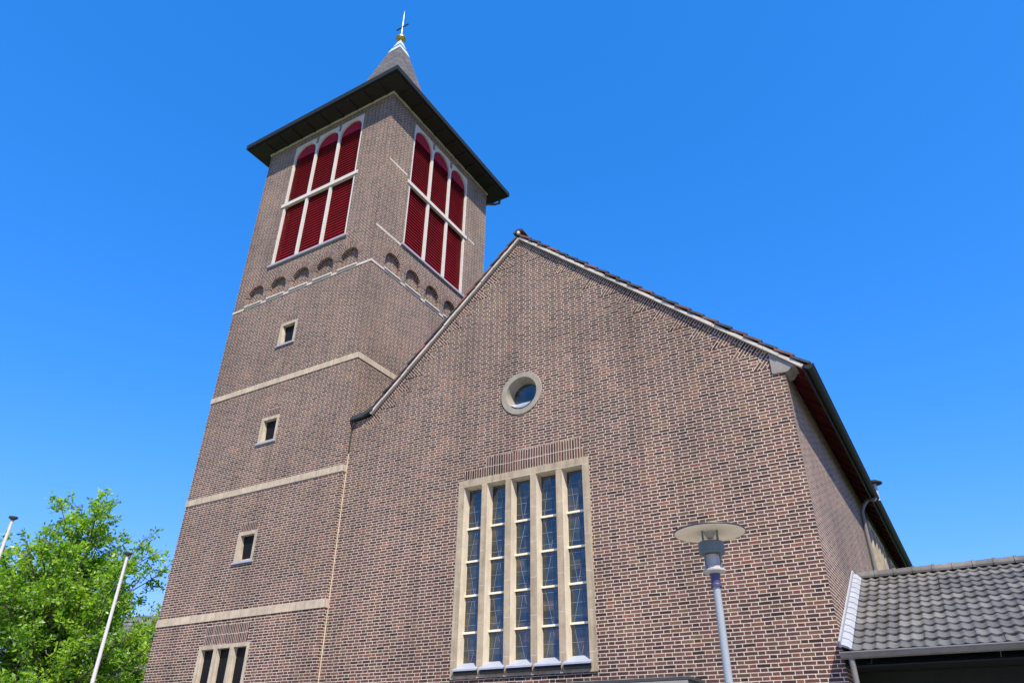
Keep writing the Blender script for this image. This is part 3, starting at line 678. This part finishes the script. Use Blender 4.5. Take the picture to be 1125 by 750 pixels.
# ================================================================== ANNEX
annex = thing('annex', 'low annex with grey pantile roof and zinc gutter against the nave side wall', 'building', (14.5, 3, 0))
X0, X1 = XR+0.02, 19.0; YE, ZE, YR, ZR = -0.12, 3.16, 3.5, 4.93
sl_ = Vector((0, YR-YE, ZR-ZE)); SLN = sl_.length; sd_ = sl_.normalized(); nrm = Vector((0, -sd_.z, sd_.y))
def tiles(mb, sign, x0, x1, rows=13, cw=0.166):
    ncol = int((x1-x0)/cw); NS = 8; jit = {(r, c): (random.uniform(-.005, .005), random.uniform(-.004, .005), random.uniform(-.010, .010)) for r in range(rows) for c in range(ncol)}
    for rI in range(rows):
        a, bb = SLN*rI/rows, SLN*(rI+1)/rows+0.02
        for c in range(ncol):
            jx, jh, js = jit[(rI, c//2)]
            for k in range(NS):
                f0, f1 = k/NS, (k+1)/NS
                def hh(f):
                    # S-shaped pantile: broad pan, narrow roll
                    return 0.030*(0.5+0.5*math.cos(2*math.pi*(f-0.12)))**1.5
                pts = []
                for f, s_, lift in ((f0, a, 0.032), (f1, a, 0.032), (f1, bb, 0.0), (f0, bb, 0.0)):
                    x = x0+(c+f)*cw+jx
                    q = Vector((x, YE, ZE))+sd_*(s_+(js if lift else 0)-(0.014*math.cos(2*math.pi*(f-.12)) if lift else 0))+nrm*(hh(f)+lift+jh)
                    if sign < 0: q = Vector((q.x, 2*YR-q.y, q.z))
                    pts.append(q)
                uv = [(c//2+.5, rI+.5)]*4
                mb.poly(pts, uv, smooth=True)
                lo = [p-nrm*0.03 for p in pts[:2]] if sign > 0 else [p-Vector((0, 0, .03)) for p in pts[:2]]
                mb.poly([pts[0], lo[0], lo[1], pts[1]], uv)
tm = MB(); tiles(tm, 1, X0+0.13, X1); tiles(tm, -1, X0+0.13, X1)
tro = tm.build('tiled_roof', M['tile_grey'], annex)
rg = MB(); x = X0+0.1
while x < X1:
    seg = 10
    for (xa, xb, ra, rb2) in ((x, x+0.335, 0.100, 0.108), (x+0.295, x+0.345, 0.120, 0.120)):
        for k in range(seg):
            t0, t1 = math.pi*(-0.1+1.2*k/seg), math.pi*(-0.1+1.2*(k+1)/seg)
            P = lambda xx, r, t: Vector((xx, YR+r*math.cos(t)*1.1, ZR+0.035+r*math.sin(t)))
            rg.poly([P(xa, ra, t0), P(xb, rb2, t0), P(xb, rb2, t1), P(xa, ra, t1)], [(int(x/.335)+.5, 50.5)]*4, smooth=True)
        rg.poly([Vector((xb, YR+rb2*1.1*math.cos(t), ZR+0.035+rb2*math.sin(t))) for t in [math.pi*(-.1+1.2*k/seg) for k in range(seg+1)]])
    x += 0.335
rg.build('ridge', M['tile_grey'], annex)
fl = MB()
for k in range(13):
    a, bb = SLN*k/13, SLN*(k+1)/13+0.02
    P = lambda x, s_, o: Vector((x, YE, ZE))+sd_*s_+nrm*o
    for (xa, xb, oa, ob) in ((X0, X0+0.03, 0.13, 0.12), (X0+0.03, X0+0.10, 0.12, 0.09), (X0+0.10, X0+0.145, 0.09, 0.045)):
        fl.poly([P(xa, a, oa+.014), P(xb, a, ob+.014), P(xb, bb, ob), P(xa, bb, oa)])
        fl.poly([P(xa, a, oa+.014), P(xb, a, ob+.014), P(xb, a, ob-.02), P(xa, a, oa-.02)])
fl.poly([Vector((X0-.004, YE-.02, ZE+.04)), Vector((X0-.004, YR, ZR+.06)), Vector((X0-.004, YR, ZR+.2)), Vector((X0-.004, YE-.02, ZE+.2))])
fl.hexa([P(X0-.012, -.02, 0.10), P(X0+.02, -.02, 0.10), P(X0+.02, SLN, .10), P(X0-.012, SLN, .10), P(X0-.012, -.02, 0.19), P(X0+.02, -.02, 0.19), P(X0+.02, SLN, .19), P(X0-.012, SLN, .19)])
fl.build('flashing', M['flashing'], annex)
ga = MB(); halfround(ga, (YE-0.03, ZE+0.0), 0.085, X0-0.02, X1, axis='x'); gao = ga.build('gutter', M['dull_zinc'], annex)
ab = MB(); ab.box(X0, X1, YE+0.10, 1.4, 2.985, 3.0); ab.build('eaves', M['black_metal'], annex)
aw = MB(); aw.box(X0, X1, 0.75, 7.0, 0, 2.98); aw.hexa([(X0, YE+.12, 3.005), (X1, YE+.12, 3.005), (X1, 2*YR-YE, 3.005), (X0, 2*YR-YE, 3.005), (X0, YR-.05, ZR-.1), (X1, YR-.05, ZR-.1), (X1, YR+.05, ZR-.1), (X0, YR+.05, ZR-.1)])
aw.build('wall', M['dark_green'], annex)
ad = MB(); ad.tube([(X0+0.12, YE-0.03, ZE-0.06), (X0+0.12, YE-0.03, 0.05)], 0.042, 12); ad.build('downpipe', M['dull_zinc'], annex)

# ================================================================== STREET LAMP
lx, ly = 10.703, -5.921; LZ = 3.10
lamp = thing('street_lamp', 'slim grey street lamp with wide disc shade in front of the brick gable', 'street lamp', (lx, ly, 0))
p = MB(); p.lathe((lx, ly, 0), [(0.09, 0), (0.09, 0.5), (0.040, 0.55), (0.033, LZ-0.03)], 16); p.build('pole', M['lamp_pole'], lamp)
p = MB(); p.lathe((lx, ly, LZ-0.05), [(0.048, 0), (0.048, 0.02), (0.043, 0.03), (0.043, 0.10), (0.05, 0.105), (0.05, 0.115)], 16); p.build('collar', M['lamp_blue'], lamp)
p = MB(); p.lathe((lx, ly, LZ+0.065), [(0.045, 0), (0.095, 0.012), (0.105, 0.02), (0.105, 0.034), (0.085, 0.045), (0.085, 0.06)], 24); p.build('base_flange', M['lamp_metal'], lamp)
p = MB(); p.lathe((lx, ly, LZ+0.12), [(0.078, 0.0), (0.078, 0.325)], 24); p.build('glass', M['clear_glass'], lamp)
p = MB(); p.lathe((lx, ly, LZ+0.13), [(0.0, 0.27), (0.03, 0.26), (0.066, 0.34)], 20); p.lathe((lx, ly, LZ+0.12), [(0.060, 0.0), (0.060, 0.115), (0.03, 0.12), (0, 0.12)], 20); p.build('reflector', M['lamp_metal'], lamp)
p = MB(); p.lathe((lx, ly, LZ+0.24), [(0.080, 0), (0.112, 0.0), (0.117, 0.01), (0.117, 0.10), (0.112, 0.11), (0.080, 0.11)], 28); p.build('band', M['lamp_green'], lamp)
for k in range(4):
    t = math.pi/4+k*math.pi/2+0.3; p = MB(); p.tube([(lx+.094*math.cos(t), ly+.094*math.sin(t), LZ+0.09), (lx+.094*math.cos(t), ly+.094*math.sin(t), LZ+0.455)], 0.008, 8); p.build('rod', M['lamp_green'], lamp)
SZ = LZ+0.435
p = MB(); p.lathe((lx, ly, SZ), [(0.0, 0.012), (0.10, 0.012), (0.318, 0.0), (0.326, 0.003)], 48); sh = p.build('lamp_shade', M['lamp_cream'], lamp)
p = MB(); p.lathe((lx, ly, SZ), [(0.3265, 0.000), (0.332, 0.006), (0.33, 0.016), (0.2, 0.032), (0.06, 0.045), (0.0, 0.048)], 48); p.build('shade_top', M['dark_metal'], sh)

# ================================================================== FLAGPOLES
def flagpole(x, y, h, label):
    o = thing('flagpole', label, 'flagpole', (x, y, 0), 'bare flagpoles beside the tower')
    p = MB(); p.lathe((x, y, 0), [(0.065, 0), (0.052, 2.5), (0.036, h)], 14); p.build('pole', M['flag_white'], o)
    p = MB(); p.lathe((x, y, h), [(0.036, 0.0), (0.05, 0.02), (0.105, 0.06), (0.11, 0.09), (0.04, 0.11), (0, 0.115)], 14); p.build('cap', M['dark_metal'], o)
flagpole(-6.2, -1.22, 6.42, 'bare white flagpole in front of the tree, nearer the tower')
flagpole(-7.5, -3.69, 6.92, 'bare white flagpole at the left edge, cut off by the frame')

# ================================================================== TREES
def make_tree(name, label, base, crown_c, rad, tips, twigs, leaves, lsize, mleaf, seed, trunk_r=0.2, uneven=0.25):
    rng = random.Random(seed); base = Vector(base); cc = Vector(crown_c)
    o = thing(name, label, 'tree', base)
    tr = MB(); top = Vector((cc.x, cc.y, cc.z+rad[2]*0.55)); H = top.z-base.z
    tp = []
    for k in range(9):
        f = k/8; tp.append(base.lerp(top, f)+Vector((math.sin(f*5+seed)*0.15*f, math.cos(f*4+seed)*0.15*f, 0)))
    tr.tube(tp, [trunk_r*(1-0.85*k/8)+0.01 for k in range(9)], 9)
    br = MB(); lf = MB(); tone = []
    def leafat(p, b):
        d = Vector((rng.gauss(0, 1), rng.gauss(0, 1), rng.gauss(0.0, 0.8))).normalized(); n = Vector((rng.gauss(0, 1), rng.gauss(0, 1), rng.gauss(0.7, 0.8))).normalized()
        s = d.cross(n); 
        if s.length < 1e-3: return
        s.normalize(); L = lsize*rng.uniform(0.6, 1.3); W = L*0.42
        q = [p, p+d*L*0.45+s*W*0.55, p+d*L, p+d*L*0.45-s*W*0.55]
        lf.poly(q, [(0, 0), (1, 0), (1, 1), (0, 1)]); tone.append(min(1, max(0, b+rng.gauss(0, 0.2))))
    for i in range(tips):
        while True:
            v = Vector((rng.uniform(-1, 1), rng.uniform(-1, 1), rng.uniform(-0.95, 1)))
            if 0.35 < v.length < 1: break
        v = v*(1+rng.uniform(-uneven, uneven)); 
        tipp = cc+Vector((v.x*rad[0]*(1-0.35*max(0, v.z)), v.y*rad[1]*(1-0.35*max(0, v.z)), v.z*rad[2]))
        f = min(0.97, max(0.2, (tipp.z-base.z)/H-0.28-0.1*rng.random())); k = f*8; i0 = int(k); st = tp[i0].lerp(tp[min(8, i0+1)], k-i0)
        mid = st.lerp(tipp, 0.5)+Vector((rng.gauss(0, .25), rng.gauss(0, .25), -0.15+rng.gauss(0, .2)))
        pth = []
        for s in range(7):
            t = s/6; pth.append(st*(1-t)**2+mid*2*t*(1-t)+tipp*t*t)
        br.tube(pth, [0.06*(1-t/6)*(1-f*.5)+0.010 for t in range(7)], 5)
        bright = rng.uniform(0.3, 0.7)
        for tw in range(twigs):
            t = rng.uniform(0.45, 1.0); k = t*6; i0 = min(5, int(k)); q0 = pth[i0].lerp(pth[i0+1], k-i0)
            dd = Vector((rng.gauss(0, 1), rng.gauss(0, 1), rng.gauss(0.35, 0.7))).normalized()*rng.uniform(0.35, 0.95)
            q1 = q0+dd; br.tube([q0, q0.lerp(q1, .5)+Vector((0, 0, .03)), q1], [0.014, 0.009, 0.005], 4, caps=False)
            for l in range(leaves):
                tt = rng.random()**0.6; leafat(q0.lerp(q1, tt)+Vector((rng.gauss(0, .075), rng.gauss(0, .075), rng.gauss(0, .07))), bright)
    to = tr.build('trunk', M['bark'], o); br.build('limbs', M['bark'], to)
    lf.build('crown', mleaf, o, tone)
    return o
make_tree('deciduous_tree', 'broad tree in bright spring leaf left of the tower', (-14.4, 2.1, 0), (-14.4, 2.1, 5.4), (4.7, 4.7, 4.6), 230, 10, 42, 0.155, M['leaf'], 11)

# ================================================================== HOUSE BEHIND THE TREE
hx, hy = -27.0, 16.0
house = thing('house', 'pale house with grey tiled roof behind the bright tree', 'house', (hx, hy, 0))
hb = MB(); a = R(10); L2, W2 = 9.0, 4.5
def HP(u, v, z): return Vector((hx+u*math.cos(a)-v*math.sin(a), hy+u*math.sin(a)+v*math.cos(a), z))
hb.hexa([HP(-L2, -W2, 0), HP(L2, -W2, 0), HP(L2, W2, 0), HP(-L2, W2, 0), HP(-L2, -W2, 5.2), HP(L2, -W2, 5.2), HP(L2, W2, 5.2), HP(-L2, W2, 5.2)])
for s in (-1, 1): hb.poly([HP(s*L2, -W2, 5.2), HP(s*L2, W2, 5.2), HP(s*L2, 0, 9.3)])
hb.build('wall', M['house_wall'], house)
hr_ = MB()
for s in (-1, 1):
    for k in range(30):
        v0, v1 = (W2+.5)*(1-k/30), (W2+.5)*(1-(k+1)/30); zz = lambda v: 9.4-4.1*v/W2
        hr_.hexa([HP(-L2-.4, s*v0, zz(v0)+.03), HP(L2+.4, s*v0, zz(v0)+.03), HP(L2+.4, s*v1, zz(v1)), HP(-L2-.4, s*v1, zz(v1)), HP(-L2-.4, s*v0, zz(v0)+.11), HP(L2+.4, s*v0, zz(v0)+.11), HP(L2+.4, s*v1, zz(v1)+.08), HP(-L2-.4, s*v1, zz(v1)+.08)])
for i, u in enumerate(hr_.uv): hr_.uv[i] = [(i % 7+.5, i//6+.5)]*len(u)
hr_.build('roof', M['tile_grey'], house)
for u in (-6, -2, 2, 6):
    wm = MB(); wm.hexa([HP(u-.5, -W2-.03, 3.2), HP(u+.5, -W2-.03, 3.2), HP(u+.5, -W2+.05, 3.2), HP(u-.5, -W2+.05, 3.2), HP(u-.5, -W2-.03, 4.5), HP(u+.5, -W2-.03, 4.5), HP(u+.5, -W2+.05, 4.5), HP(u-.5, -W2+.05, 4.5)])
    wf = wm.build('window', M['white_paint'], house)
    wm = MB(); wm.poly([HP(u-.42, -W2-.036, 3.28), HP(u+.42, -W2-.036, 3.28), HP(u+.42, -W2-.036, 4.42), HP(u-.42, -W2-.036, 4.42)]); wm.build('pane', M['glass'], wf)
